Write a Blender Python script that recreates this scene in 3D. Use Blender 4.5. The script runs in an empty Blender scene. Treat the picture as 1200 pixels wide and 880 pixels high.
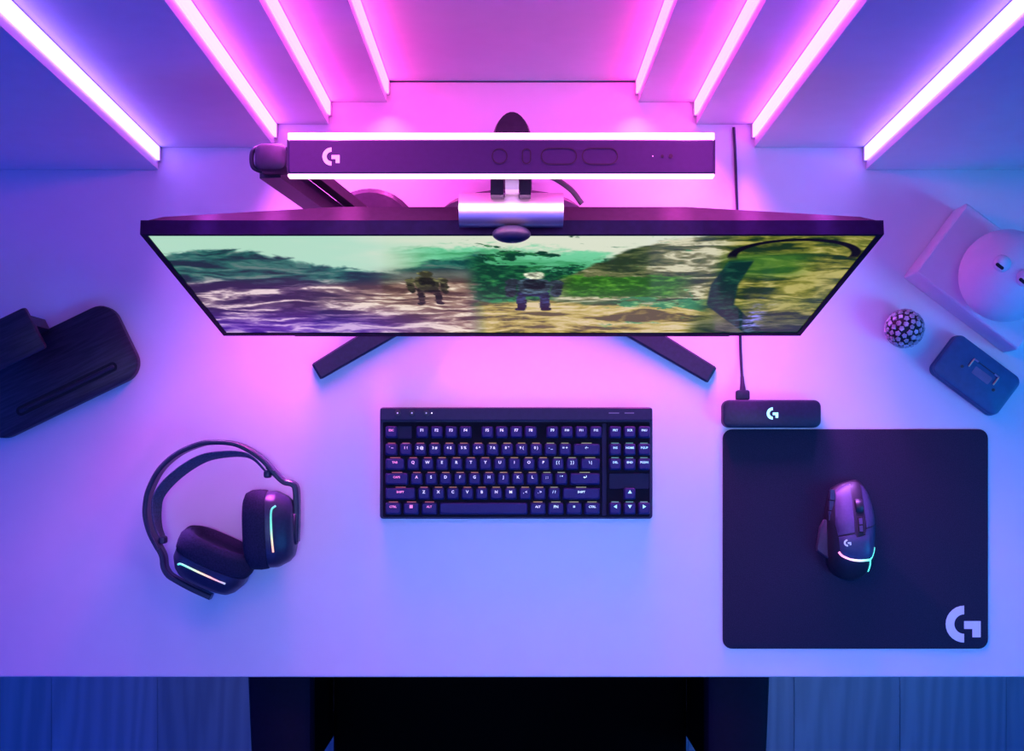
import bpy, bmesh, math, random
import numpy as np
from mathutils import Vector, Matrix

R = math.radians
PI = math.pi
rng = random.Random(7)
ZD = 0.74            # desk top height
CAM_H = 1.90         # camera height above the desk top
S = 0.0011           # metres per photo pixel on the desk top
NADIR_Y = 530.0      # photo row straight under the lens
C = bpy.context.scene.collection

# ------------------------------------------------------------------ camera
cd = bpy.data.cameras.new('camera'); cam = bpy.data.objects.new('camera', cd); C.objects.link(cam)
cam.location = (0, 0, ZD + CAM_H); cam.rotation_euler = (0, 0, 0)
cd.sensor_fit = 'HORIZONTAL'; cd.sensor_width = 36.0
cd.lens = (CAM_H / S) * 36.0 / 1200.0
cd.shift_y = (NADIR_Y - 440.0) / 1200.0
cd.clip_start = 0.05; cd.clip_end = 50
bpy.context.scene.camera = cam

# ------------------------------------------------------------------ world, lights, exposure
sc = bpy.context.scene
sc.view_settings.view_transform = 'Standard'; sc.view_settings.look = 'None'
sc.view_settings.gamma = 1.0; sc.view_settings.exposure = 0.0
sc.view_settings.use_curve_mapping = False
w = bpy.data.worlds.new('world'); sc.world = w; w.use_nodes = True
w.node_tree.nodes['Background'].inputs[0].default_value = (0.015, 0.05, 1.0, 1)
w.node_tree.nodes['Background'].inputs[1].default_value = 0.20

def area(name, loc, target, sx, sy, col, power, spread=180):
    l = bpy.data.lights.new(name, 'AREA'); l.shape = 'RECTANGLE'; l.size = sx; l.size_y = sy
    l.color = col; l.energy = power; l.spread = R(spread)
    o = bpy.data.objects.new(name, l); C.objects.link(o); o.location = loc
    d = Vector(target) - Vector(loc)
    o.rotation_euler = d.to_track_quat('-Z', 'Y').to_euler()
    return o
area('room_light_front', (0, -1.7, 2.3), (0, -0.1, ZD), 2.4, 0.8, (0.015, 0.08, 1.0), 20)
area('fill_light_overhead', (0.06, -0.14, ZD+2.6), (0.06, -0.13, ZD), 0.9, 0.5, (0.32, 0.42, 1.0), .95, spread=26)  # unseen fill added above the desk to brighten its centre
area('room_light_right', (1.9, -0.7, 1.9), (0.68, -0.12, ZD), 0.7, 0.9, (0.01, 0.34, 1.0), 3.0, spread=46)
area('room_light_left', (-1.9, -0.5, 1.9), (-0.3, 0, ZD), 0.8, 1.6, (0.015, 0.10, 1.0), 11)

# ------------------------------------------------------------------ helpers
def P(px, py, h=0.0):
    s = S * (1 - h / CAM_H)
    return Vector(((px - 600) * s, (NADIR_Y - py) * s, h))

def tag(o, label=None, cat=None, group=None, kind=None):
    if label: o['label'] = label
    if cat: o['category'] = cat
    if group: o['group'] = group
    if kind: o['kind'] = kind
    return o

def thing(name, loc, label, cat, rotz=0, group=None):
    """Empty at a thing's base; loc is in desk coordinates (z = height above the desk top)."""
    o = bpy.data.objects.new(name, None); C.objects.link(o)
    o.empty_display_size = 0.05
    o.location = (loc[0], loc[1], loc[2] + ZD); o.rotation_euler = (0, 0, rotz)
    return tag(o, label, cat, group)

def obj(name, bm, m, parent=None, desk=False, smooth=None, bevel=0):
    """Link a bmesh as one mesh object. desk=True: verts are in desk coordinates, parent offset is undone."""
    if desk:
        if parent is not None:
            root = parent
            M = Matrix.Identity(4)
            chain = []
            while root is not None: chain.append(root); root = root.parent
            for r in reversed(chain):
                M = M @ Matrix.Translation(r.location) @ Matrix.Rotation(r.rotation_euler.z, 4, 'Z')
            bm.transform(M.inverted() @ Matrix.Translation((0, 0, ZD)))
        else:
            bm.transform(Matrix.Translation((0, 0, ZD)))
    if bevel:
        bmesh.ops.bevel(bm, geom=[e for e in bm.edges if len(e.link_faces) == 2 and e.calc_face_angle(0) > 0.6],
                        offset=bevel, segments=2, affect='EDGES', profile=0.5)
    bmesh.ops.recalc_face_normals(bm, faces=bm.faces)
    me = bpy.data.meshes.new(name); bm.to_mesh(me); bm.free()
    if smooth is not None:
        me.polygons.foreach_set('use_smooth', [True] * len(me.polygons))
        me.set_sharp_from_angle(angle=R(smooth))
    if m is not None: me.materials.append(m)
    o = bpy.data.objects.new(name, me); C.objects.link(o)
    if parent is not None: o.parent = parent
    return o

def inst(name, me, parent, loc=(0, 0, 0), rotz=0):
    o = bpy.data.objects.new(name, me); C.objects.link(o); o.parent = parent
    o.location = loc; o.rotation_euler = (0, 0, rotz)
    return o

def bx(bm, x0, x1, y0, y1, z0, z1):
    v = [bm.verts.new(p) for p in ((x0,y0,z0),(x1,y0,z0),(x1,y1,z0),(x0,y1,z0),(x0,y0,z1),(x1,y0,z1),(x1,y1,z1),(x0,y1,z1))]
    for f in ((3,2,1,0),(4,5,6,7),(0,1,5,4),(1,2,6,5),(2,3,7,6),(3,0,4,7)): bm.faces.new([v[i] for i in f])
    return v

def box(x0, x1, y0, y1, z0, z1):
    bm = bmesh.new(); bx(bm, x0, x1, y0, y1, z0, z1); return bm

def hexa(pts):
    """8 points: bottom ring 4, top ring 4."""
    bm = bmesh.new(); v = [bm.verts.new(p) for p in pts]
    for f in ((3,2,1,0),(4,5,6,7),(0,1,5,4),(1,2,6,5),(2,3,7,6),(3,0,4,7)): bm.faces.new([v[i] for i in f])
    return bm

def rr(w_, h_, r, n=5):
    r = max(min(r, w_/2 - 1e-6, h_/2 - 1e-6), 1e-6); out = []
    for cx, cy, a0 in ((w_/2-r, h_/2-r, 0), (-w_/2+r, h_/2-r, 90), (-w_/2+r, -h_/2+r, 180), (w_/2-r, -h_/2+r, 270)):
        for k in range(n+1):
            a = R(a0 + 90*k/n); out.append((cx + r*math.cos(a), cy + r*math.sin(a)))
    return out

def loft(bm, rings, cap0=True, cap1=True, close=True):
    vs = [[bm.verts.new(p) for p in ring] for ring in rings]
    n = len(vs[0])
    for a, b in zip(vs, vs[1:]):
        for i in range(n if close else n-1):
            j = (i+1) % n
            bm.faces.new((a[i], a[j], b[j], b[i]))
    if cap0: bm.faces.new(list(reversed(vs[0])))
    if cap1: bm.faces.new(vs[-1])
    return vs

def rrbox(w_, h_, r, levels, n=5, cx=0, cy=0, bm=None):
    """rounded-rect solid; levels = [(inset, z), ...] bottom to top."""
    bm = bm or bmesh.new()
    loft(bm, [[(cx+x, cy+y, z) for x, y in rr(w_-2*d, h_-2*d, r-d, n)] for d, z in levels])
    return bm

def slab(w_, h_, r, z0, z1, e=0.002, n=5, cx=0, cy=0, bm=None):
    return rrbox(w_, h_, r, [(e*.6, z0), (0, z0+e*.6), (0, z1-e), (e*.3, z1-e*.3), (e, z1)], n, cx, cy, bm)

def tube(bm, pts, rad, seg=8, cap=True, flat=1.0):
    pts = [Vector(p) for p in pts]; n = len(pts)
    rads = rad if isinstance(rad, (list, tuple)) else [rad]*n
    t0 = (pts[1]-pts[0]).normalized()
    up = Vector((0,0,1)) if abs(t0.z) < .9 else Vector((1,0,0))
    nrm = (up - t0*up.dot(t0)).normalized(); rings = []
    for i in range(n):
        t = (pts[min(i+1,n-1)] - pts[max(i-1,0)]).normalized()
        nrm = (nrm - t*nrm.dot(t)).normalized(); b = t.cross(nrm)
        rings.append([pts[i] + (nrm*math.cos(2*PI*k/seg)*flat + b*math.sin(2*PI*k/seg))*rads[i] for k in range(seg)])
    loft(bm, rings, cap, cap)
    return bm

def lathe(bm, prof, seg=20, M=None):
    M = M or Matrix.Identity(4)
    loft(bm, [[M @ Vector((r*math.cos(2*PI*k/seg), r*math.sin(2*PI*k/seg), z)) for k in range(seg)] for r, z in prof])
    return bm

def spline(pts, per=6):
    pts = [Vector(p) for p in pts]; out = []
    ext = [pts[0]*2-pts[1]] + pts + [pts[-1]*2-pts[-2]]
    for i in range(1, len(ext)-2):
        a, b, c, d = ext[i-1:i+3]
        for k in range(per):
            t = k/per
            out.append(0.5*((2*b) + (c-a)*t + (2*a-5*b+4*c-d)*t*t + (3*b-a-3*c+d)*t**3))
    out.append(pts[-1]); return out

def ribbon(path, thick, zw, zc, lean=0.0, mids=None):
    """upright band following an XY path; thick across, zw tall, centred at height zc; lean shifts the top edge."""
    bm = bmesh.new(); rings = []; n = len(path)
    for i in range(n):
        p = Vector((path[i][0], path[i][1], 0))
        t = Vector(path[min(i+1,n-1)]) - Vector(path[max(i-1,0)]); t.z = 0; t.normalize()
        nn = Vector((-t.y, t.x, 0))
        u = i/(n-1); k = 1.0 if mids is None else mids(u)
        hz = zw/2*k; e = min(thick*.35, .0018); th = thick/2; ring = []
        for a, z in ((-th+e,-hz),(th-e,-hz),(th,-hz+e),(th,hz-e),(th-e,hz),(-th+e,hz),(-th,hz-e),(-th,-hz+e)):
            ring.append(p + nn*(a + lean*z*k) + Vector((0,0,zc+z)))
        rings.append(ring)
    loft(bm, rings); return bm

def flatpoly(polys, z=0.0, th=0.0):
    bm = bmesh.new()
    for poly in polys:
        f = bm.faces.new([bm.verts.new((x, y, z)) for x, y in poly])
        if th:
            ext = bmesh.ops.extrude_face_region(bm, geom=[f])
            for g in ext['geom']:
                if isinstance(g, bmesh.types.BMVert): g.co.z += th
    return bm

def logo_polys(size):
    """round open letterform with an angled bracket; size = overall height."""
    u = size/98.0; out = []
    Ro, Ri = 49*u, 26*u
    N = 14
    ring = [(Ro*math.cos(R(90+180*k/N)), Ro*math.sin(R(90+180*k/N))) for k in range(N+1)]
    inner = [(Ri*math.cos(R(90+180*k/N)), Ri*math.sin(R(90+180*k/N))) for k in range(N+1)]
    for k in range(N): out.append([ring[k], ring[k+1], inner[k+1], inner[k]])
    out.append([(0, 8*u), (0, -13*u), (22*u, -13*u), (22*u, -35*u), (44*u, -35*u), (44*u, 8*u)])
    return out

def logo(name, size, m, parent, loc, rotz=0, th=0.0003):
    o = obj(name, flatpoly(logo_polys(size), 0, th), m, parent)
    o.location = loc; o.rotation_euler = (0, 0, rotz); return o

# ------------------------------------------------------------------ materials
def mat(name, col, rough=0.5, metal=0.0, var=0.12, scale=60, bump=0.0, emit=None, estr=0.0, spec=0.4, coat=0.0, stretch=None):
    m = bpy.data.materials.new(name); m.use_nodes = True
    nt = m.node_tree; b = nt.nodes['Principled BSDF']; L = nt.links.new
    b.inputs['Roughness'].default_value = rough; b.inputs['Metallic'].default_value = metal
    b.inputs['Specular IOR Level'].default_value = spec; b.inputs['Coat Weight'].default_value = coat
    tc = nt.nodes.new('ShaderNodeTexCoord'); mp = nt.nodes.new('ShaderNodeMapping')
    if stretch: mp.inputs['Scale'].default_value = stretch
    no = nt.nodes.new('ShaderNodeTexNoise'); no.inputs['Scale'].default_value = scale; no.inputs['Detail'].default_value = 4
    L(tc.outputs['Object'], mp.inputs[0]); L(mp.outputs[0], no.inputs['Vector'])
    rp = nt.nodes.new('ShaderNodeValToRGB')
    rp.color_ramp.elements[0].position = .3; rp.color_ramp.elements[1].position = .7
    rp.color_ramp.elements[0].color = tuple(c*(1-var) for c in col) + (1,)
    rp.color_ramp.elements[1].color = tuple(min(c*(1+var), 1) for c in col) + (1,)
    L(no.outputs[0], rp.inputs[0]); L(rp.outputs[0], b.inputs['Base Color'])
    if bump:
        bp = nt.nodes.new('ShaderNodeBump'); bp.inputs['Strength'].default_value = bump; bp.inputs['Distance'].default_value = .001
        L(no.outputs[0], bp.inputs['Height']); L(bp.outputs[0], b.inputs['Normal'])
    if emit:
        b.inputs['Emission Color'].default_value = tuple(emit) + (1,); b.inputs['Emission Strength'].default_value = estr
    return m

def gradmat(name, stops, axis, lo, hi, strength):
    """emissive light guide whose colour runs along one object axis."""
    m = mat(name, (.3,.3,.3), .4)
    nt = m.node_tree; b = nt.nodes['Principled BSDF']; L = nt.links.new
    tc = nt.nodes.new('ShaderNodeTexCoord'); sp = nt.nodes.new('ShaderNodeSeparateXYZ')
    mr = nt.nodes.new('ShaderNodeMapRange'); mr.inputs[1].default_value = lo; mr.inputs[2].default_value = hi
    cr = nt.nodes.new('ShaderNodeValToRGB'); e = cr.color_ramp.elements
    while len(e) < len(stops): e.new(.5)
    for i, (p, c) in enumerate(stops): e[i].position = p; e[i].color = c + (1,)
    L(tc.outputs['Object'], sp.inputs[0]); L(sp.outputs[axis], mr.inputs[0]); L(mr.outputs[0], cr.inputs[0])
    L(cr.outputs[0], b.inputs['Emission Color']); b.inputs['Emission Strength'].default_value = strength
    return m

M_wall = mat('wall_paint', (.72,.72,.74), .55, var=.02, scale=30, bump=.05)
M_desk = mat('desk_laminate', (.74,.73,.76), .42, var=.015, scale=25, bump=.03)
M_white = mat('white_plastic', (.72,.72,.74), .45, var=.02)
M_black = mat('black_plastic', (.016,.015,.042), .45, var=.2, scale=200, bump=.08)
M_dark = mat('charcoal_plastic', (.032,.024,.045), .55, var=.15, scale=150, bump=.06, spec=.15)
M_housing = mat('monitor_back_plastic', (.010,.006,.016), .75, var=.15, scale=150, bump=.04, spec=.06)
M_bezel = mat('bezel_plastic', (.004,.0036,.020), .6, var=.2, scale=150, spec=.03)
M_metal = mat('brushed_aluminium', (.62,.60,.62), .45, 1.0, var=.06, scale=60, stretch=(1,30,30), bump=.05)
M_keycap = mat('keycap_plastic', (.028,.026,.120), .55, var=.1, scale=300, bump=.05, spec=.2)
M_kbody = mat('keyboard_aluminium', (.020,.016,.060), .45, 0, var=.08, scale=200, spec=.2)
M_plate = mat('keyboard_plate', (.006,.005,.014), .6, var=.1, spec=.08)
M_cover = mat('keyboard_cover', (.012,.010,.042), .55, var=.1, spec=.2)
M_pad = mat('mousepad_cloth', (.024,.022,.046), .9, var=.25, scale=900, bump=.25, spec=.2)
M_print = mat('printed_logo_grey', (.80,.84,.88), .7, var=.03)
M_mouse = mat('mouse_plastic', (.062,.056,.12), .42, var=.08, scale=300, bump=.03)
M_mouse_d = mat('mouse_dark_plastic', (.022,.020,.03), .42, var=.1, scale=300)
M_wing = mat('mouse_rubber', (.06,.055,.08), .6, var=.1, scale=400, bump=.1)
M_head = mat('headset_plastic', (.028,.030,.065), .38, var=.12, scale=250, bump=.04)
M_cushion = mat('ear_cushion_fabric', (.020,.019,.048), .85, var=.3, scale=500, bump=.3, spec=.2)
M_strap = mat('strap_fabric', (.07,.075,.13), .8, var=.3, scale=350, bump=.3)
M_wood_d = mat('dark_walnut', (.026,.018,.036), .42, var=.45, scale=22, stretch=(1.2,16,6), bump=.12)
M_case = mat('case_shell', (.03,.10,.21), .45, var=.08, scale=120, bump=.05)
M_copper = mat('copper_trim', (.75,.48,.36), .3, 1.0, var=.05)
M_slot = mat('dark_slot', (.006,.006,.008), .6)
M_tile = mat('mosaic_glass', (.42,.40,.48), .15, var=.5, scale=120)
M_core = mat('ball_grout', (.008,.008,.014), .6)
M_chair = mat('chair_fabric_black', (.0012,.0012,.0014), .95, var=.3, scale=300, bump=.2, spec=.03)
M_armpad = mat('armrest_vinyl', (.004,.003,.014), .6, var=.15, scale=200, bump=.08, spec=.1)
M_bar = mat('light_bar_shell', (.035,.022,.085), .5, var=.06, scale=200)
M_barline = mat('light_bar_print', (.022,.016,.026), .5)
M_glow = mat('light_bar_diffuser', (.8,.8,.8), .5, emit=(1.0,.42,.72), estr=3.2)
M_glow2 = mat('light_bar_rear_diffuser', (.8,.8,.8), .5, emit=(1.0,.28,.70), estr=3.2)
M_hubglow = mat('hub_logo_light', (.3,.5,.5), .5, emit=(.35,.95,1.0), estr=1.3)
M_whiteprint = mat('white_print', (.75,.75,.78), .5, emit=(.8,.75,1.0), estr=.25)
M_steel = mat('dark_steel', (.10,.10,.11), .35, .8)

# ------------------------------------------------------------------ setting: floor of planks
fl = tag(obj('floor', box(-2.2, 2.2, -2.4, 1.0, -.06, -.012), mat('floor_joint', (.03,.028,.026), .8)), 'blue-lit wooden plank floor under the desk', kind='structure')
M_plank = bpy.data.materials.new('oak_planks'); M_plank.use_nodes = True
nt = M_plank.node_tree; b = nt.nodes['Principled BSDF']; L = nt.links.new
tc = nt.nodes.new('ShaderNodeTexCoord'); oi = nt.nodes.new('ShaderNodeObjectInfo')
ad = nt.nodes.new('ShaderNodeVectorMath'); ad.operation = 'MULTIPLY_ADD'
ad.inputs[1].default_value = (1,1,1); sc3 = nt.nodes.new('ShaderNodeVectorMath'); sc3.operation = 'SCALE'; sc3.inputs[0].default_value = (.14, -1.3, .1)
L(oi.outputs['Random'], sc3.inputs['Scale']); L(tc.outputs['Object'], ad.inputs[0]); L(sc3.outputs[0], ad.inputs[2])
mp = nt.nodes.new('ShaderNodeMapping'); mp.inputs['Scale'].default_value = (9, .8, 1); L(ad.outputs[0], mp.inputs[0])
wv = nt.nodes.new('ShaderNodeTexWave'); wv.wave_type = 'RINGS'; wv.rings_direction = 'SPHERICAL'; wv.inputs['Scale'].default_value = 1.7
wv.inputs['Distortion'].default_value = 7.0; wv.inputs['Detail'].default_value = 3; wv.inputs['Detail Scale'].default_value = 1.6
L(mp.outputs[0], wv.inputs['Vector'])
rp = nt.nodes.new('ShaderNodeValToRGB'); rp.color_ramp.elements[0].color = (.40,.37,.38,1); rp.color_ramp.elements[1].color = (.50,.47,.48,1)
L(wv.outputs['Color'], rp.inputs[0])
mx = nt.nodes.new('ShaderNodeMix'); mx.data_type = 'RGBA'; mx.blend_type = 'MULTIPLY'; mx.inputs[0].default_value = 1
mr = nt.nodes.new('ShaderNodeMapRange'); mr.inputs[3].default_value = .75; mr.inputs[4].default_value = 1.1
L(oi.outputs['Random'], mr.inputs[0]); L(rp.outputs[0], mx.inputs[6]); L(mr.outputs[0], mx.inputs[7]); L(mx.outputs[2], b.inputs['Base Color'])
b.inputs['Roughness'].default_value = .5
PW, PL = 0.19, 1.3
pm = obj('plank', rrbox(PW-.0006, PL-.0006, .0006, [(0,-.012),(0,-.0006),(.0006,0)], 1), M_plank, fl)
plank_mesh = pm.data; first = True
for i in range(-10, 11):
    off = (i*0.47) % PL
    for k in range(-2, 2):
        y = k*PL + off - .15
        if y - PL/2 > .95 or y + PL/2 < -2.3: continue
        loc = (i*PW + .03, y, 0)
        if first: pm.location = loc; first = False
        else: inst('plank', plank_mesh, fl, loc)

# ------------------------------------------------------------------ setting: stepped back wall
WALL_H = 1.55
YC = P(0, 95)[1]
wb = tag(obj('wall_back', box(-1.9, 1.9, YC+.012, YC+.10, 0, ZD+WALL_H), M_wall), 'white back wall clad in stepped vertical panels behind the desk', kind='structure')
# (inner edge px left, right, front row py, lean of the inner edge)
STEPS = [(453, 748, 120, -.005), (385, 816, 146, 0.0), (322, 884, 173, .006), (185.5, 1014.5, 199, .030)]
def xz(px): return (px-600)*S
fronts = [YC] + [P(0, s[2])[1] for s in STEPS]
edges_l = [(xz(s[0]), s[3]) for s in STEPS]; edges_r = [(xz(s[1]), -s[3]) for s in STEPS]
def panel(xa, la, xb, lb, yf):
    t = WALL_H; z0 = ZD + .0006; yb = YC + .012
    return hexa([(xa,yf,z0),(xb,yf,z0),(xb,yb,z0),(xa,yb,z0),
                 (xa+la*t,yf,z0+t),(xb+lb*t,yf,z0+t),(xb+lb*t,yb,z0+t),(xa+la*t,yb,z0+t)])
obj('panel', panel(edges_l[0][0], edges_l[0][1], edges_r[0][0], edges_r[0][1], YC), M_wall, wb)
for k in range(4):
    nxl = edges_l[k+1] if k < 3 else (-1.9, 0); nxr = edges_r[k+1] if k < 3 else (1.9, 0)
    obj('panel', panel(nxl[0], nxl[1], edges_l[k][0], edges_l[k][1], fronts[k+1]), M_wall, wb)
    obj('panel', panel(edges_r[k][0], edges_r[k][1], nxr[0], nxr[1], fronts[k+1]), M_wall, wb)

# ------------------------------------------------------------------ LED strips in the panel corners
LED_COL = [((1.0,.042,.52), 12), ((1.0,.055,.72), 11), ((.58,.09,1.0), 8), ((.26,.14,1.0), 7)]
BEAM_COL = [(1.0,.09,.62), (1.0,.10,.80), (.80,.12,1.0), (.52,.16,1.0)]
for k in range(4):
    colr, stg = LED_COL[k]
    m = mat('led_diffuser_%d' % k, (.7,.7,.7), .5, emit=colr, estr=stg)
    for side, edges in ((1, edges_l), (-1, edges_r)):
        x0, ln = edges[k]; yb = fronts[k]
        nm = ['innermost, with pink glow', 'second from the centre', 'third from the centre', 'outermost, bluish white'][k]
        t = thing('led_strip', (x0, yb, 0.001), 'glowing vertical wall light strip %s of the monitor, %s' % ('left' if side > 0 else 'right', nm),
                  'light strip', group='vertical light strips on the wall')
        H = 1.5; wx, wy = .0035, .018
        def pr(xa, xb, ya, yb_, z0, z1):
            f = lambda x, z: x0 + side*x + ln*z
            return hexa([(f(xa,z0),ya,z0),(f(xb,z0),ya,z0),(f(xb,z0),yb_,z0),(f(xa,z0),yb_,z0),
                         (f(xa,z1),ya,z1),(f(xb,z1),ya,z1),(f(xb,z1),yb_,z1),(f(xa,z1),yb_,z1)])
        obj('diffuser', pr(.0012, wx, yb-wy, yb-.0012, .010, H), m, t, desk=True)
        obj('end_cap', pr(.0004, wx+.0005, yb-wy-.0005, yb-.0006, .001, .0098), M_white, t, desk=True)
        obj('channel', pr(.0002, wx, yb-.0011, yb-.0002, .010, H), M_white, t, desk=True)
        for pw, spd in (((8.0, 6.0, 3.6, 1.6)[k], (116, 96, 72, 50)[k]), (1.3, 11)):
            a = area('led_beam', (x0+side*.007+ln*.7, yb-.029, ZD+.72), (x0+side*.007+ln*.7, yb-1, ZD+.72), .006, 1.4, BEAM_COL[k], pw, spread=spd)
            a.rotation_euler = (R(-90), 0, 0)

# ------------------------------------------------------------------ desk
YF = P(0, 793.5)[1]
dk = thing('desk', (0, 0, -ZD), 'wide white desk with a straight front edge', 'desk')
bm = rrbox(1.9, YC-YF-.001, .002, [(.002,-.028),(0,-.026),(0,-.002),(.0006,-.0006),(.002,0)], 2, 0, (YC+YF-.001)/2)
obj('tabletop', bm, M_desk, dk, desk=True)
for x in (-.88, .88):
    for y in (YF+.06, YC-.08):
        obj('leg', box(x-.03, x+.03, y-.03, y+.03, -ZD+.001, -.0285), M_white, dk, desk=True, bevel=.003)
obj('apron', box(-.85, .85, YC-.10, YC-.08, -.11, -.0285), M_white, dk, desk=True)

# ------------------------------------------------------------------ monitor
W = .715
hb, ht = .073, .4838
Yb, Yt = P(0, 393.5, hb)[1], P(0, 274.5, ht)[1]
mo = thing('monitor', (0, .26, 0), 'large black monitor showing a green rocky landscape, on a splayed stand', 'monitor')
org = Vector((0, Yb, hb)); upv = Vector((0, Yt-Yb, ht-hb)); MH = upv.length; upv.normalize()
bk = Vector((0, upv.z, -upv.y))          # direction into the monitor
def mp3(x, v, d): return org + Vector((x,0,0)) + upv*v + bk*d
def mloft(rings, **k):
    bm = bmesh.new(); loft(bm, [[mp3(x, v, d) for x, v in ring] for ring, d in rings], **k); return bm
def rect(x0, x1, v0, v1): return [(x0,v0),(x1,v0),(x1,v1),(x0,v1)]
# frame: four bezel bars round the screen, 14 mm deep
bz_l, bz_t, bz_b = .006, .0055, .012
obj('bezel', mloft([(rect(-W/2, W/2, MH-bz_t, MH), 0), (rect(-W/2, W/2, MH-bz_t, MH), .014)]), M_bezel, mo, desk=True, bevel=.001)
obj('bezel', mloft([(rect(-W/2, W/2, 0, bz_b), 0), (rect(-W/2, W/2, 0, bz_b), .014)]), M_bezel, mo, desk=True, bevel=.001)
for s in (-1, 1):
    a, b_ = sorted((s*W/2, s*(W/2-bz_l)))
    obj('bezel', mloft([(rect(a, b_, bz_b, MH-bz_t), 0), (rect(a, b_, bz_b, MH-bz_t), .014)]), M_bezel, mo, desk=True)
# back housing
obj('housing', mloft([(rect(-W/2+.003, W/2-.003, .003, MH-.003), .0142), (rect(-W/2+.02, W/2-.02, .015, MH-.008), .020), (rect(-.17, .17, .06, MH-.020), .034),
                      (rect(-.15, .15, .09, MH-.06), .045)]), M_housing, mo, desk=True)
obj('chin', mloft([(rect(-.27, .27, -.007, -.0005), .001), (rect(-.26, .26, -.006, -.0005), .012)]), M_bezel, mo, desk=True)
# screen picture, painted procedurally into a colour attribute
NX, NY = 520, 250
rs = np.random.RandomState(4)
def vnoise(u, v, fx, fy, seed):
    r_ = np.random.RandomState(seed); g = r_.rand(int(fy)+3, int(fx)+3)
    x = u*fx; y = v*fy; xi = np.clip(x.astype(int), 0, int(fx)); yi = np.clip(y.astype(int), 0, int(fy)); fx_ = x-xi; fy_ = y-yi
    fx_ = fx_*fx_*(3-2*fx_); fy_ = fy_*fy_*(3-2*fy_)
    return (g[yi,xi]*(1-fx_)+g[yi,xi+1]*fx_)*(1-fy_) + (g[yi+1,xi]*(1-fx_)+g[yi+1,xi+1]*fx_)*fy_
def fbm(u, v, fx, fy, seed, o=5, per=.55):
    t = 0; a = .5*(1-per)/(.45)
    for i in range(o): t = t + a*vnoise(u, v, fx*2**i, fy*2**i, seed+i); a *= per
    return np.clip((t - .5)*1.4 + .5, 0, 1)
U, V = np.meshgrid(np.linspace(0, 1, NX+1), np.linspace(0, 1, NY+1))
c_ = lambda r_, g_, b_: np.array([r_, g_, b_], float)/255
def mixc(A, B, k): return A*(1-k[...,None]) + B*k[...,None]
def sm(x, a, b_): t = np.clip((x-a)/(b_-a), 0, 1); return t*t*(3-2*t)
wu = np.clip(U + .03*(fbm(U, V, 7, 7, 200)-.5), 0, 1); wv_ = np.clip(V + .10*(fbm(U, V, 7, 7, 210)-.5), 0, 1)
def ridge(fx, fy, seed, o=5): return np.clip((1-np.abs(2*fbm(wu, wv_, fx, fy, seed, o)-1))**1.6, 0, 1)
def con(x, k): return np.clip((x-.5)*k+.5, 0, 1)
n1 = fbm(U, V, 5, 5, 10); n2 = con(fbm(wu, wv_, 16, 12, 30, 6, .68), 1.7); n4 = con(fbm(U, V, 70, 44, 70, 3, .7), 1.9)
n3 = con(.45*ridge(9, 15, 50, 6) + .55*fbm(wu, wv_, 17, 22, 60, 5, .72), 2.6)
img = mixc(np.ones(U.shape+(3,))*c_(180,225,198), np.ones(U.shape+(3,))*c_(224,230,208), sm(n1*.5+U, .3, .8))
def ramp(n, *cols):
    t = np.clip(n, 0, .9999)*(len(cols)-1); i = t.astype(int); f = (t-i)[...,None]; A = np.array(cols)
    return A[i]*(1-f) + A[np.minimum(i+1, len(cols)-1)]*f
# far teal hills in the middle
hz = .13 + .06*np.sin(U*9+1) + .10*(n2-.5)
k = sm(V, hz, hz+.06)*sm(U, .30, .40)
img = mixc(img, ramp(sm(V,.1,.6)*.6+n3*.4, c_(120,215,165), c_(80,175,120), c_(40,140,80), c_(20,100,60)), k)
# trees at the left, falling to a dip
hl = np.interp(U, [0,.06,.12,.2,.28,.33,.40,.45,.5], [.16,.11,.13,.22,.27,.29,.2,.13,.12]) + .07*(n2-.5)
k = sm(V, hl, hl+.04)*(1-sm(U, .44, .47))
img = mixc(img, ramp(n3*1.0, c_(10,40,48), c_(15,75,70), c_(40,110,95), c_(95,125,115)), k)
# grey dark ridge u .3-.46
k = sm(V, .25, .36)*sm(U,.27,.34)*(1-sm(U,.43,.46))
img = mixc(img, ramp(n2, c_(70,80,75), c_(110,110,100), c_(130,135,125)), k*.85)
# left rocks, purplish grey to tan with pale ledges
k = sm(V + .12*(n1-.5), .36, .48)*(1-sm(U, .42, .47))
rock = mixc(ramp(n3, c_(40,30,65), c_(80,62,95), c_(120,95,120), c_(235,212,215)), ramp(n3, c_(85,62,55), c_(130,100,88), c_(165,135,115), c_(245,228,205)), sm(U + .1*n1, .18, .38))
img = mixc(img, rock, k)
img = mixc(img, ramp(n3, c_(70,30,170), c_(115,70,210), c_(200,160,235)), sm(V,.62,.95)*(1-sm(U,.2,.45))*.75)  # purple wash of light reflected on the glass, painted into the picture
# bushes in the middle
k = sm(n2 + .5*sm(V,.25,.45) - .5*sm(V,.55,.7), .62, .78)*sm(U,.42,.46)*(1-sm(U,.62,.68))
img = mixc(img, ramp(n4, c_(10,60,40), c_(30,110,60), c_(70,150,80)), k)
# ground in the middle and the right
k = sm(V + .06*(n2-.5), .60, .66)*sm(U,.43,.46)
img = mixc(img, ramp(n3, c_(95,85,45), c_(175,155,70), c_(205,185,105), c_(225,205,160)), k)
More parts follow.
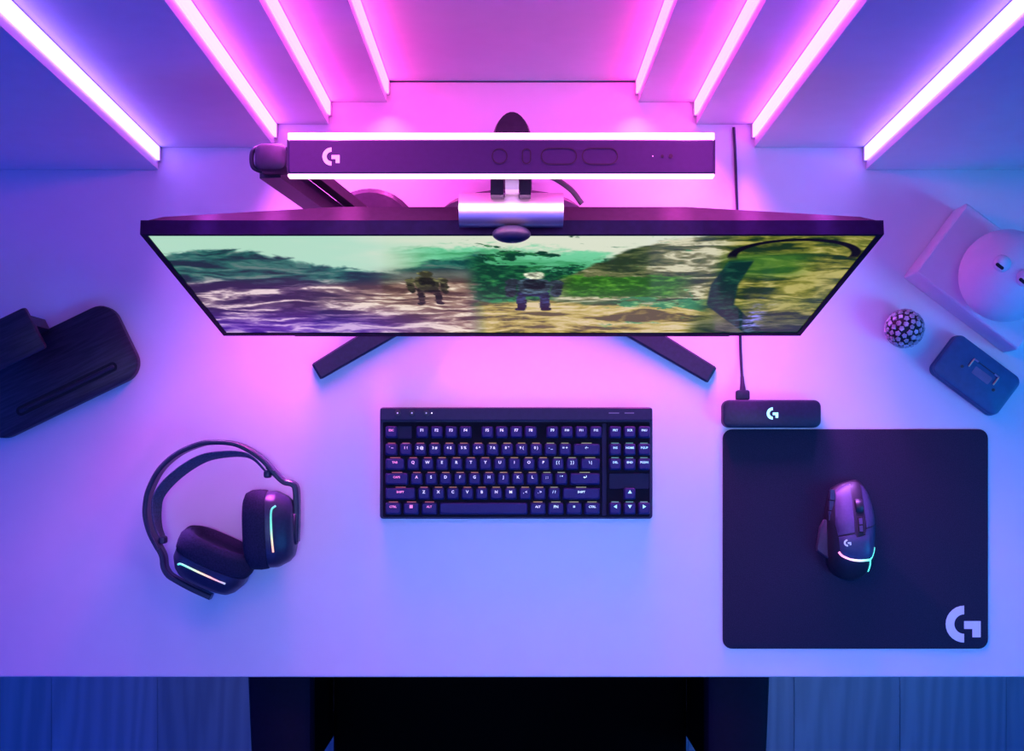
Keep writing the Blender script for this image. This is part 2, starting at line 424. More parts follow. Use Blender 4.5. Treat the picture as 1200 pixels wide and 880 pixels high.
# right rocks and hill side
hr = np.interp(U, [.55,.6,.66,.72,1], [.45,.30,.13,.0,-.1]) + .05*(n2-.5)
k = sm(V, hr, hr+.04)*sm(U,.55,.58)*(1-sm(V+.05*n2,.62,.70))
img = mixc(img, ramp(n3, c_(40,58,30), c_(80,95,52), c_(120,122,78), c_(215,212,175)), k)
k = sm(n4*.5 + sm(V,.28,.40)*(1-sm(V,.55,.66)), .75, 1.0)*sm(U,.56,.60)*(1-sm(U,.74,.79))
img = mixc(img, ramp(n4, c_(35,90,15), c_(70,140,30), c_(120,180,60)), k)
k = sm(n2 + sm(V,.55,.6)*(1-sm(V,.68,.74))*.6, .85, 1.05)*sm(U,.64,.68)
img = mixc(img, ramp(n4, c_(50,130,80), c_(110,180,110), c_(170,205,140)), k)
# far right mossy bank
k = sm(U, .79, .83)
img = mixc(img, ramp(n3, c_(25,50,25), c_(85,95,30), c_(135,135,50), c_(185,175,95)), k*.95)
img = mixc(img, ramp(n2, c_(40,100,30), c_(90,150,50)), k*sm(V,.12,.2)*(1-sm(V,.32,.42))*.7*(1-sm(U,.9,.96)))
img = mixc(img, np.ones(U.shape+(3,))*c_(20,45,55), k*sm(V,.7,.95)*.6)
# leaning trunk and arched vine
tx = np.interp(V, [.2,.45,.66,.8,1], [.835,.828,.838,.872,.925]); tw = np.interp(V, [.2,.5,.72,1], [.020,.024,.025,.020])
k = (1-sm(np.abs(U-tx), tw*.8, tw))*sm(V,.2,.24)
img = mixc(img, ramp(n4, c_(10,45,40), c_(22,75,55), c_(50,100,65)), k)
an = np.hypot((U-.905)/.088, (V-.17)/.13)
k = (1-sm(np.abs(an-1), .06, .10))*(1-sm(V,.17,.22))
img = mixc(img, np.ones(U.shape+(3,))*c_(10,10,20), k)
k = np.clip(np.exp(-((U-.905)/.02)**2 - ((V-.82)/.16)**2)*1.3*n4*1.6, 0, 1)
img = mixc(img, np.ones(U.shape+(3,))*c_(150,150,255), k)
# two walking figures with packs
def fig(cx, base, hgt, wid, top, mid, leg):
    global img
    def blob(x, y, rx, ry, col, e=4):
        global img
        d = (np.abs(U-x + .004*(n4-.5))/rx)**e + (np.abs(V-y + .03*(n2-.5))/ry)**e
        img = mixc(img, np.ones(U.shape+(3,))*col*(.45+1.1*n4[...,None]), 1-sm(d, .75, 1.2))
    for q in (-1, 1):
        blob(cx+q*wid*.24, base-hgt*.20, wid*.105, hgt*.22, leg, 3); blob(cx+q*wid*.27, base-hgt*.03, wid*.12, hgt*.05, leg*.6, 3)
    blob(cx, base-hgt*.46, wid*.34, hgt*.09, leg*.75, 3)
    blob(cx-wid*.46, base-hgt*.55, wid*.12, hgt*.20, mid*.7, 2); blob(cx+wid*.46, base-hgt*.55, wid*.12, hgt*.20, mid*.7, 2)
    blob(cx-wid*.43, base-hgt*.74, wid*.15, hgt*.08, mid, 2); blob(cx+wid*.43, base-hgt*.74, wid*.15, hgt*.08, mid, 2)
    blob(cx, base-hgt*.66, wid*.33, hgt*.19, mid, 3)
    blob(cx, base-hgt*.70, wid*.22, hgt*.12, mid*.55, 3)
    blob(cx, base-hgt*.92, wid*.20, hgt*.09, top, 2)
fig(.368, .66, .34, .056, c_(130,130,80), c_(110,110,70), c_(75,62,55))
fig(.533, .73, .40, .078, c_(225,232,200), c_(80,105,120), c_(50,62,105))
img = np.clip(img, 0, 1)
lin = np.where(img <= .04045, img/12.92, ((img+.055)/1.055)**2.4)
bm = bmesh.new(); sx0, sx1, v0, v1 = -W/2+bz_l, W/2-bz_l, bz_b, MH-bz_t
vs = [[bm.verts.new(mp3(sx0+(sx1-sx0)*i/NX, v1-(v1-v0)*j/NY, .0012)) for i in range(NX+1)] for j in range(NY+1)]
for j in range(NY):
    for i in range(NX): bm.faces.new((vs[j][i], vs[j+1][i], vs[j+1][i+1], vs[j][i+1]))
M_screen = mat('screen_picture', (.004,.004,.005), .22, var=.0, spec=.0)
ntS = M_screen.node_tree; at = ntS.nodes.new('ShaderNodeVertexColor'); at.layer_name = 'picture'
ntS.links.new(at.outputs[0], ntS.nodes['Principled BSDF'].inputs['Emission Color']); ntS.nodes['Principled BSDF'].inputs['Emission Strength'].default_value = 1.0
gl = ntS.nodes.new('ShaderNodeBsdfGlossy'); gl.inputs['Roughness'].default_value = .15; mxs = ntS.nodes.new('ShaderNodeMixShader'); mxs.inputs[0].default_value = .05
ntS.links.new(ntS.nodes['Principled BSDF'].outputs[0], mxs.inputs[1]); ntS.links.new(gl.outputs[0], mxs.inputs[2]); ntS.links.new(mxs.outputs[0], ntS.nodes['Material Output'].inputs['Surface'])
bm.normal_update()
so = obj('screen', bm, M_screen, mo, desk=True)
ca = so.data.color_attributes.new('picture', 'FLOAT_COLOR', 'POINT')
ca.data.foreach_set('color', np.concatenate([lin, np.ones(U.shape+(1,))], 2).astype(np.float32).ravel())
tag(so, 'lit screen showing a green rocky landscape with two walking figures')
# stand: column, splayed legs, hinge
yc0, yc1 = .262, .356
bm = bmesh.new()
col = [(-.021, yc0), (.021, yc0)] + [(.021*math.cos(R(a)), yc1-.034+.034*math.sin(R(a))) for a in range(0, 181, 12)]
col2 = [(x*.9, yc0+.004+(y-yc0)*.95) for x, y in col]
loft(bm, [[(x, y, .012) for x, y in col], [(x, y, .355) for x, y in col], [(x, y, .362) for x, y in col2]])
obj('stand_column', bm, M_dark, mo, desk=True, smooth=35)
foot0 = P(600, 300); 
for tip in (P(371, 436), P(834, 440)):
    d = (tip-foot0); d.z = 0; d.normalize(); nn = Vector((-d.y, d.x, 0)); rings = []
    for q, hw, z1 in ((foot0-d*.02, .017, .016), (foot0+(tip-foot0)*.5, .014, .013), (tip-d*.003, .0115, .009), (tip, .0105, .007)):
        rings.append([(q.x+nn.x*a, q.y+nn.y*a, z) for a, z in ((-hw,.0008),(hw,.0008),(hw,z1-.002),(hw-.002,z1),(-hw+.002,z1),(-hw,z1-.002))])
    bm = bmesh.new(); loft(bm, rings); obj('stand_leg', bm, M_black, mo, desk=True, smooth=30)
bm = bmesh.new(); lathe(bm, [(.045,.001),(.045,.016),(.042,.019),(0.001,.019)], 24, Matrix.Translation((0, .29, 0)))
obj('stand_hub', bm, M_black, mo, desk=True, smooth=35)
bm = bmesh.new()
rings = []
for d, sc_ in ((.030, 1.02), (.044, 1), (.050, .92)):
    rings.append([mp3(.075*sc_*math.cos(R(a)), MH*.80+.075*sc_*math.sin(R(a)), d) for a in range(0, 360, 12)])
loft(bm, rings); obj('mount_plate', bm, M_dark, mo, desk=True, smooth=35)
obj('neck', box(-.019, .019, .2235, .264, .25, .31), M_dark, mo, desk=True, bevel=.003)

# ------------------------------------------------------------------ monitor light bar
hB = .56
lb = thing('monitor_light_bar', (0, P(0,183,hB)[1], ht+.001), 'long dark light bar with two glowing edges clipped above the monitor', 'light bar')
xa, xb = P(338,0,hB)[0], P(836.5,0,hB)[0]
y = lambda py, h=hB: P(0, py, h)[1]
bodyb = obj('body', rrbox(xb-xa, y(163.5)-y(203), .002, [(0,hB-.028),(0,hB-.001),(.001,hB)], 3, (xa+xb)/2, (y(163.5)+y(203))/2), M_bar, lb, desk=True)
obj('diffuser', slab(xb-xa+.002, y(155)-y(164), .001, hB-.009, hB-.0015, .0008, 3, (xa+xb)/2, (y(155)+y(163.8))/2), M_glow2, lb, desk=True)
obj('diffuser', slab(xb-xa+.002, y(203)-y(206.5), .001, hB-.0135, hB-.0015, .0008, 3, (xa+xb)/2, (y(203.2)+y(206.7))/2), M_glow, lb, desk=True)
zt = hB - (ht+.001)
def barloc(px, py): q = P(px, py, hB); return (q.x, q.y - lb.location.y, zt + .0001)
logo('logo', .0165, M_whiteprint, lb, barloc(388.5, 183.5))
def ringmesh(w_, h_, r, t):
    bm = bmesh.new(); o_ = rr(w_, h_, r, 6); i_ = rr(w_-2*t, h_-2*t, r-t, 6); n = len(o_)
    a = [bm.verts.new((x,y_,0)) for x,y_ in o_]; b2 = [bm.verts.new((x,y_,0)) for x,y_ in i_]
    c2 = [bm.verts.new((x,y_,.0005)) for x,y_ in o_]; d2 = [bm.verts.new((x,y_,.0005)) for x,y_ in i_]
    for q in range(n):
        p_ = (q+1) % n
        bm.faces.new((c2[q],c2[p_],d2[p_],d2[q])); bm.faces.new((a[q],a[p_],c2[p_],c2[q])); bm.faces.new((b2[q],d2[q],d2[p_],b2[p_]))
    return bm
for nm, px, w_, h_ in (('power_button', 585.5, .0145, .0145), ('mode_switch', 617, .0085, .0145), ('brightness_button', 655, .033, .0155), ('colour_button', 703, .033, .0155)):
    o = obj(nm, ringmesh(w_, h_, min(w_,h_)/2, .0011), M_barline, lb); o.location = barloc(px, 183)
for px, wd in ((765, .0012), (776, .003), (786, .004)):
    bm = bmesh.new(); lathe(bm, [(wd*.5, 0), (wd*.5, .0004)], 10)
    o = obj('status_mark', bm, M_whiteprint if px == 765 else M_barline, lb); o.location = barloc(px, 183)
for s, x in ((-1, xa), (1, xb)):
    obj('end_cap', box(min(x,x+s*.0015), max(x,x+s*.0015), y(203), y(163.5), hB-.026, hB-.001), M_black, lb, desk=True)
area('light_bar_glow', (0, .232, ZD+hB-.032), (0, -.06, ZD), .38, .018, (1.0,.45,.85), .35)
# mount: curved metal clip, hinge, post, knob
bm = bmesh.new(); rings = []
cyl_y, cyl_z = .2320, .4862
xc0, xc1 = P(537.5,0,.505)[0], P(660.5,0,.505)[0]
prof = [(cyl_y + .0165*math.cos(R(a)), cyl_z + .022*math.sin(R(a))) for a in range(20, 160, 9)] + [(cyl_y-.0165, cyl_z+.001), (cyl_y-.0145, cyl_z+.001)] + \
       [(cyl_y + .0145*math.cos(R(a)), cyl_z + .0200*math.sin(R(a))) for a in range(155, 16, -9)]
loft(bm, [[(x, y_, z) for y_, z in prof] for x in (xc0, xc1)])
obj('clip', bm, M_metal, lb, desk=True, smooth=30)
obj('post', box(P(592,0,.53)[0], P(608,0,.53)[0], .244, .258, .500, hB-.0285), M_metal, lb, desk=True, bevel=.001)
for a, b_ in ((575, 590), (609, 622)):
    obj('hinge', box(P(a,0,.515)[0], P(b_,0,.515)[0], .240, .262, .492, .526), M_dark, lb, desk=True, bevel=.002)
bm = bmesh.new()
kc = P(599.5, 269, .497)
bmesh.ops.create_uvsphere(bm, u_segments=24, v_segments=14, radius=1)
bm.transform(Matrix.Translation((kc.x, .2075, .4975)) @ Matrix.Diagonal((.0185, .0085, .0120, 1)))
obj('tilt_knob', bm, M_black, lb, desk=True, smooth=60)
bm = bmesh.new(); tube(bm, spline([(.018,.262,.50),(.035,.263,.498),(.055,.252,.492),(.067,.238,.4885)]), .0028, 8)
obj('power_cord', bm, M_dark, lb, desk=True, smooth=60)

# ------------------------------------------------------------------ boom arm behind the monitor
bc = P(435, 282)
ba = thing('boom_arm', bc, 'dark jointed boom arm rising from a round base behind the monitor', 'boom arm')
bm = bmesh.new(); lathe(bm, [(.058,.0008),(.064,.004),(.064,.018),(.058,.024),(.020,.026),(.001,.026)], 36, Matrix.Translation(bc))
obj('base', bm, M_dark, ba, desk=True, smooth=40)
bm = bmesh.new(); lathe(bm, [(.014,.0255),(.014,.08),(.012,.082)], 16, Matrix.Translation(bc)); obj('post', bm, M_black, ba, desk=True, smooth=40)
el = P(319, 186, .43)
def beam(p, q, w_, h_):
    p = Vector(p); q = Vector(q); t = (q-p).normalized(); sx = Vector((1,0,0)); sx = (sx - t*sx.dot(t)).normalized(); sy = t.cross(sx)
    return hexa([p+sx*a*w_+sy*b_*h_ for a,b_ in ((-.5,-.5),(.5,-.5),(.5,.5),(-.5,.5))] + [q+sx*a*w_+sy*b_*h_ for a,b_ in ((-.5,-.5),(.5,-.5),(.5,.5),(-.5,.5))])
a0 = bc + Vector((0,0,.084))
obj('lower_arm', beam(a0+Vector((-.006,-.004,0)), el+Vector((-.005,-.006,-.018)), .022, .020), M_black, ba, desk=True, bevel=.002)
obj('spring_rail', beam(a0+Vector((.012,.012,.002)), el+Vector((.013,.010,-.02)), .012, .012), M_dark, ba, desk=True, bevel=.002)
bm = slab(.032, .027, .008, el.z-.018, el.z+.012, .004, 5, el.x, el.y); obj('elbow', bm, M_black, ba, desk=True, smooth=40)
bm = bmesh.new(); tube(bm, spline([el+Vector((-.010,.012,.004)), el+Vector((-.019,.006,.004)), el+Vector((-.019,-.008,.002)), el+Vector((-.010,-.013,0))]), .0024, 8)
obj('cable_loop', bm, M_black, ba, desk=True, smooth=60)
obj('upper_arm', beam(el+Vector((.014,0,0)), P(560,184,.44)+Vector((0,0,-.002)), .018, .018), M_black, ba, desk=True)

# ------------------------------------------------------------------ keyboard
KH = .018; ks = S*(1-KH/CAM_H)
kc0 = P(605, 542.7, 0)
kw, kd = 320.5*ks, 131*ks
kx = P(605, 0, KH)[0]; ky = P(0, 542.7, KH)[1]
kb = thing('keyboard', (kx, ky, .0005), 'slim dark keyboard with lit key legends in the middle of the desk', 'keyboard')
obj('case', rrbox(kw, kd, .004, [(.001,0),(0,.001),(0,.0095),(.0008,.0105)], 4), M_kbody, kb, smooth=35)
def kp(px, py): return ((px-605)*ks, (542.7-py)*ks)
x0,y0 = kp(445.5, 492.5); x1,y1 = kp(764.5, 478.0)
obj('top_bar', rrbox(x1-x0, y1-y0, .002, [(0,.0103),(0,.0165),(.0008,.0175)], 3, (x0+x1)/2, (y0+y1)/2), M_kbody, kb, smooth=35)
x0,y0 = kp(448, 606); x1,y1 = kp(762, 494.5)
obj('key_plate', rrbox(x1-x0, y1-y0, .002, [(0,.0104),(0,.0112)], 2, (x0+x1)/2, (y0+y1)/2), M_plate, kb)
# raised blank fields between key blocks
for (a, b_, c2, d2) in ((705.5, 711, 604.5, 496), (714, 761, 573, 554.5), (465.5, 482.5, 514, 499)):
    xa_, ya_ = kp(a, c2); xb_, yb_ = kp(b_, d2)
    obj('cover_plate', rrbox(xb_-xa_, yb_-ya_, .0015, [(0,.0111),(0,.0125),(.0005,.013)], 2, (xa_+xb_)/2, (ya_+yb_)/2), M_cover, kb)
for px, nm in ((466, 0), (482.8, 1), (499.6, 2)):
    bm = bmesh.new(); lathe(bm, [(.0040,.0174),(.0040,.0190),(.0034,.0195),(.001,.0195)], 16)
    xx, yy = kp(px, 484); bm.transform(Matrix.Translation((xx, yy, 0)))
    btn = obj('round_button', bm, M_black, kb, smooth=35)
    bm = bmesh.new(); bmesh.ops.create_circle(bm, cap_ends=True, segments=8, radius=.0010); bm.transform(Matrix.Translation((xx, yy, .01965)))
    obj('icon', bm, M_whiteprint, btn)
xx, yy = kp(506, 484)
bm = bmesh.new(); lathe(bm, [(.0009,.0174),(.0009,.018)], 8); bm.transform(Matrix.Translation((xx, yy, 0)))
obj('indicator_light', bm, mat('indicator', (.8,.8,.8), .4, emit=(.9,.85,1), estr=2), kb)

u = 254.6/15*ks
rows_y = [kp(0, p)[1] for p in (506.3, 526.8, 543.9, 561.2, 578.6, 595.9)]
X0 = kp(450, 0)[0]; XN = kp(712.6, 0)[0]
keys = []   # (text, x centre, y, width units)
def row(r_, items):
    x = X0
    for it in items:
        if isinstance(it, (int, float)): x += it*u; continue
        t_, w_ = it if isinstance(it, tuple) else (it, 1)
        keys.append((t_, x + w_*u/2, rows_y[r_], w_, r_)); x += w_*u
row(0, ['ESC', 1.13, 'F1','F2','F3','F4', .5, 'F5','F6','F7','F8', .5, 'F9','F10','F11','F12'])
row(1, ['` ~','1 !','2 @','3 #','4 $','5 %','6 ^','7 &','8 *','9 (','0 )','- _','= +',('\u2190',2)])
row(2, [('TAB',1.5)] + list('QWERTYUIOP') + ['[ {','] }',('\\ |',1.5)])
row(3, [('CAPS',1.75)] + list('ASDFGHJKL') + ['; :','\' "',('\u21b5',2.25)])
row(4, [('SHIFT',2.25)] + list('ZXCVBNM') + [', <','. >','/ ?',('SHIFT',2.75)])
row(5, [('CTRL',1.25),('\u25a0',1.25),('ALT',1.25),('',6.25),('ALT',1.25),('FN',1.25),('\u2261',1.25),('CTRL',1.25)])
for r_, its in ((0, ('PRT','SCR','PAU')), (1, ('INS','HOME','PGUP')), (2, ('DEL','END','PGDN')), (4, (None,'\u25b2',None)), (5, ('\u25c4','\u25bc','\u25ba'))):
    for c2, t_ in enumerate(its):
        if t_: keys.append((t_, XN + (c2+.5)*u, rows_y[r_], 1, r_))
cap_mesh = {}
def keycap(w_):
    if w_ not in cap_mesh:
        ww = w_*u - .0026; dd = 17.3*ks - .0032
        bm = bmesh.new()
        rings = []
        for ins, z, sh in ((0,.0118,0),(.0003,.0140,0),(.0014,.0180,.0004),(.0022,.0186,.0004)):
            rings.append([(x, y_+sh, z) for x, y_ in rr(ww-2*ins, dd-2*ins, .0022, 2)])
        loft(bm, rings)
        bmesh.ops.recalc_face_normals(bm, faces=bm.faces)
        me = bpy.data.meshes.new('key_%g' % w_); bm.to_mesh(me); bm.free()
        me.polygons.foreach_set('use_smooth', [True]*len(me.polygons)); me.set_sharp_from_angle(angle=R(25)); me.materials.append(M_keycap)
        cap_mesh[w_] = me
    return cap_mesh[w_]
# text to mesh
texts = sorted({k_[0] for k_ in keys if k_[0]}); tmp = {}
for t_ in texts:
    cu = bpy.data.curves.new('txt', 'FONT'); cu.body = t_; cu.align_x = 'CENTER'; cu.align_y = 'CENTER'; cu.resolution_u = 2
    cu.size = .0052 if len(t_) == 1 else (.0050 if len(t_) == 2 else (.0048 if len(t_) == 3 and ' ' in t_ else .0038)); cu.extrude = .0; cu.offset = .00012
    o = bpy.data.objects.new('txt', cu); C.objects.link(o); tmp[t_] = o
bpy.context.view_layer.update(); dg = bpy.context.evaluated_depsgraph_get(); txt_me = {}
for t_, o in tmp.items():
    txt_me[t_] = bpy.data.meshes.new_from_object(o.evaluated_get(dg))
for o in tmp.values():
    cu = o.data; bpy.data.objects.remove(o); bpy.data.curves.remove(cu)
# legend colour bands: pink red at the left, white in the middle, cyan at the right
LEG = {'red': (1.0,.10,.22), 'rose': (1.0,.42,.62), 'white': (.85,.80,1.0), 'mint': (.62,.95,.95), 'cyan': (.30,.90,1.0)}
M_leg = {k_: mat('legend_'+k_, (.6,.6,.6), .5, emit=c2, estr=.8) for k_, c2 in LEG.items()}
GLW = [(1.0,.16,.20), (1.0,.32,.10), (1.0,.55,.14), (.70,.75,.30), (.25,.80,.70)]
M_bk = [mat('key_backlight_%d' % q, (.2,.2,.2), .5, emit=c2, estr=.4) for q, c2 in enumerate(GLW)]
leg_cache = {}
bk_mesh = {}
for t_, x, y_, w_, r_ in keys:
    ko = inst('key', keycap(w_), kb, (x, y_, 0))
    fx = (x - X0)/(kw - .01)
    if t_:
        if w_ > 1 and fx < .2 or t_ == 'ESC': cn = 'red'
        elif fx < .13: cn = 'rose'
        elif fx < .62: cn = 'white'
        elif fx < .82: cn = 'mint'
        else: cn = 'cyan'
        key_ = (t_, cn)
        if key_ not in leg_cache:
            me = txt_me[t_].copy(); me.materials.clear(); me.materials.append(M_leg[cn]); leg_cache[key_] = me
        inst('legend', leg_cache[key_], ko, (0, .0022, .01868))
    if r_ > 0 and not (r_ == 5 and not t_):
        gi = min(int(fx*5), 4); bw = min(w_*u*.5, .013)
        kk = (gi, round(bw, 4))
        if kk not in bk_mesh:
            bm = bmesh.new(); bx(bm, -bw/2, bw/2, 17.3*ks/2-.0016, 17.3*ks/2-.0007, .0113, .0122)
            me = bpy.data.meshes.new('backlight'); bm.to_mesh(me); bm.free(); me.materials.append(M_bk[gi]); bk_mesh[kk] = me
        inst('backlight', bk_mesh[kk], ko)
# small wordmarks on the top bar
for px, wd in ((719.5, 12), (737.5, 11)):
    xx, yy = kp(px, 484)
    obj('wordmark', box(xx-wd/2*ks, xx+wd/2*ks, yy-.0006, yy+.0006, .0174, .01765), mat('wordmark_print', (.2,.19,.26), .5), kb)

# ------------------------------------------------------------------ mouse pad
pc = (P(847,503)+P(1157,760))/2
pd = thing('mouse_pad', (pc.x, pc.y, .0004), 'dark cloth mouse pad with a pale round logo in its corner', 'mouse pad')
obj('cloth', slab(310.5*S, 257*S, .012, 0, .0024, .0008, 6), M_pad, pd, smooth=35)
q = P(1129, 731); logo('logo', .0475, M_print, pd, (q.x-pc.x, q.y-pc.y, .0024), 0, .0002)

# ------------------------------------------------------------------ mouse
def zc(x, y_): return P(940+x/6.28, 550+y_/6.28, .022)
mc = zc(385, 470)
ms = thing('gaming_mouse', (mc.x, mc.y, .0030), 'dark sculpted mouse with a glowing stripe resting on the mouse pad', 'mouse')
def ml(x, y_): q = zc(x, y_); return (q.x-mc.x, q.y-mc.y)
OUT = [(225,140),(275,112),(330,92),(410,78),(455,105),(500,170),(532,270),(545,360),(546,470),(540,560),(547,620),(532,700),(490,770),(420,815),(360,822),(280,800),(222,752),(196,690),(188,600),(186,500),(182,420),(182,330),(200,230)]
OUTP = spline([(*ml(*p_), 0) for p_ in OUT+OUT[:1]], 3)[:-1]
ang = np.array([math.atan2(p_.y, p_.x) for p_ in OUTP]); rad = np.array([p_.length for p_ in OUTP]); od = np.argsort(ang)
ang = ang[od]; rad = rad[od]; ang3 = np.concatenate([ang-2*PI, ang, ang+2*PI]); rad3 = np.tile(rad, 3)
ymin, ymax = min(p_.y for p_ in OUTP), max(p_.y for p_ in OUTP)
def spineh(y_):
    t_ = (y_-ymin)/(ymax-ymin)
    return float(np.interp(t_, [0,.12,.3,.42,.6,.8,1], [.030,.036,.0405,.041,.037,.029,.022]))
def Hm(x, y_):
    s = min(math.hypot(x, y_)/float(np.interp(math.atan2(y_, x), ang3, rad3)), 1)
    return .004 + (spineh(y_)-.004)*(1 - s**3.4)**.55
bm = bmesh.new(); n_ = len(OUTP); rings = []
rings.append([(p_.x*.97, p_.y*.97, .0) for p_ in OUTP])
for s in (1.0, .992, .97, .94, .9, .84, .75, .6, .4, .2, .05):
    rings.append([(p_.x*s, p_.y*s, (Hm(p_.x*s, p_.y*s) if s < 1 else .003)) for p_ in OUTP])
loft(bm, rings); obj('body', bm, M_mouse_d, ms, smooth=50)
def drape(name, pts, m, off=.0012, curve=False, cuts=5):
    pp = [Vector((*ml(*p_), 0)) for p_ in pts]
    if curve: pp = spline(pp + pp[:1], 4)[:-1]
    bm = bmesh.new(); f = bm.faces.new([bm.verts.new(p_) for p_ in pp])
    bmesh.ops.triangulate(bm, faces=[f])
    for _ in range(4):
        es = [e for e in bm.edges if e.calc_length() > .006]
        if not es: break
        bmesh.ops.subdivide_edges(bm, edges=es, cuts=1); bmesh.ops.triangulate(bm, faces=[f_ for f_ in bm.faces if len(f_.verts) > 3])
    ex = bmesh.ops.extrude_face_region(bm, geom=list(bm.faces)); top = {g for g in ex['geom'] if isinstance(g, bmesh.types.BMVert)}
    for v in bm.verts: v.co.z = Hm(v.co.x, v.co.y) + (off if v in top else -.003)
    return obj(name, bm, m, ms, smooth=50)
drape('left_button', [(254,152),(290,130),(330,112),(352,107),(357,215),(358,455),(300,468),(247,482),(230,400),(236,260)], M_mouse)
drape('right_button', [(436,112),(456,122),(495,182),(520,270),(533,360),(534,400),(447,424),(440,300),(438,210)], M_mouse)
drape('spine', [(362,105),(410,95),(430,106),(433,210),(441,428),(432,470),(368,490),(364,215)], M_mouse_d, .0006)
drape('palm_shell', [(250,492),(362,470),(372,496),(436,478),(446,434),(535,410),(535,470),(524,560),(495,640),(400,655),(330,648),(280,625),(258,590)], M_mouse)
drape('mode_button', [(384,346),(424,342),(426,400),(424,462),(386,462)], M_slot, .0022)
drape('mode_button', [(392,356),(416,354),(417,396),(393,398)], M_mouse, .0028)
drape('mode_button', [(393,410),(417,408),(417,450),(394,450)], M_mouse, .0028)
wx_, wy_ = ml(402, 274)
bm = bmesh.new(); lathe(bm, [(.006,-.0052),(.0095,-.0045),(.0105,-.002),(.0105,.002),(.0095,.0045),(.006,.0052)], 28, Matrix.Translation((wx_, wy_, Hm(wx_, wy_)-.0045)) @ Matrix.Rotation(R(90), 4, 'Y'))
obj('scroll_wheel', bm, M_mouse_d, ms, smooth=35)
# thumb wing
WG = [(168,372),(190,372),(205,480),(222,600),(238,690),(200,664),(118,604),(116,575),(140,425)]
pp = [ml(*p_) for p_ in WG]; bm = bmesh.new(); cxw = sum(p_[0] for p_ in pp)/len(pp); cyw = sum(p_[1] for p_ in pp)/len(pp)
def sc2(k_): return [(cxw+(p_[0]-cxw)*k_, cyw+(p_[1]-cyw)*k_) for p_ in pp]
loft(bm, [[(*p_, z) for p_ in sc2(k_)] for k_, z in ((.9,.002),(1,.006),(1,.012),(.9,.014))]); obj('thumb_rest', bm, M_wing, ms, smooth=40)
for a_, b_, c2, d2 in ((205,245,150,225), (200,238,232,300), (196,232,308,375), (205,236,385,455)):
    x_a, y_a = ml(a_, c2); x_b, y_b = ml(b_, d2)
    obj('side_button', box(min(x_a,x_b), max(x_a,x_b)-.001, min(y_a,y_b), max(y_a,y_b), .012, .021), M_mouse, ms, bevel=.0012)
def dtube(name, pts, m, r_=.0013, off=.0006):
    bm = bmesh.new(); pts = [(*ml(*p_), 0) for p_ in pts]; pp = spline(pts, 5)
    tube(bm, [(p_.x, p_.y, Hm(p_.x, p_.y)+off) for p_ in pp], r_, 8); return obj(name, bm, m, ms, smooth=60)
xl, xr_ = ml(245,0)[0], ml(520,0)[0]
M_mled = gradmat('mouse_light', [(0,(1,.22,.55)),(.25,(1,.45,.85)),(.5,(.75,.75,1)),(.72,(.30,.90,1)),(.86,(.08,.85,.80)),(1,(.10,.75,.65))], 0, xl, xr_, 1.7)
dtube('light_stripe', [(250,602),(275,630),(335,655),(400,664),(484,660)], M_mled, .0014)
dtube('light_stripe', [(484,660),(500,632),(518,572)], M_mled, .0009)
dtube('light_stripe', [(484,660),(491,700),(491,752)], M_mled, .0009)
lx, ly = ml(306, 533); lo = logo('logo', .0092, M_whiteprint, ms, (lx, ly, Hm(lx, ly)+.0016), R(6), .0002)
for v in lo.data.vertices:
    a_ = R(6); X_ = lx + v.co.x*math.cos(a_) - v.co.y*math.sin(a_); Y_ = ly + v.co.x*math.sin(a_) + v.co.y*math.cos(a_)
    v.co.z += Hm(X_, Y_) - Hm(lx, ly)

# ------------------------------------------------------------------ receiver hub and its cable
hh = .020
hc = (P(847,0,hh)+P(962.5,0,hh))/2; hy = P(0,484.8,hh)[1]
hub = thing('charging_hub', (hc.x, hy, .0006), 'small black rounded hub with a cyan lit logo behind the mouse pad', 'hub')
hs = S*(1-hh/CAM_H)
obj('shell', slab(115.5*hs, 32.5*hs, .009, .003, hh, .003, 6), M_black, hub, smooth=35)
obj('foot', slab(96*hs, 30*hs, .006, 0, .0035, .0008, 4, 0, -.001), M_slot, hub)
q = P(905.5, 484.5, hh); logo('logo', .0155, M_hubglow, hub, (q.x-hc.x, q.y-hy, hh))
cbx = P(870.5,466,.011)
cb = thing('usb_cable', (cbx.x, cbx.y, .0006), 'thin black cable running from the hub back under the monitor to the wall', 'cable')
bm = slab(.0175, .013, .003, .005, .013, .001, 3, cbx.x, P(0,463,.011)[1]); obj('plug', bm, M_black, cb, desk=True, smooth=35)
bm = bmesh.new(); tube(bm, [P(870.5,458,.009), P(870.3,454,.009), P(870,449,.008), P(869.6,441,.006)], [.0042,.0036,.0028,.0021], 10); obj('strain_relief', bm, M_black, cb, desk=True, smooth=50)
path = [P(869.6,442,.006), P(868.5,425,.003), P(867.5,400,.0025), P(866.5,330,.0025), P(864.5,260,.0025), P(863,220,.0025), P(861.5,180,.0025), P(860,149,.0025)]
bm = bmesh.new(); tube(bm, spline(path, 5), .0018, 8); obj('cord', bm, M_black, cb, desk=True, smooth=60)

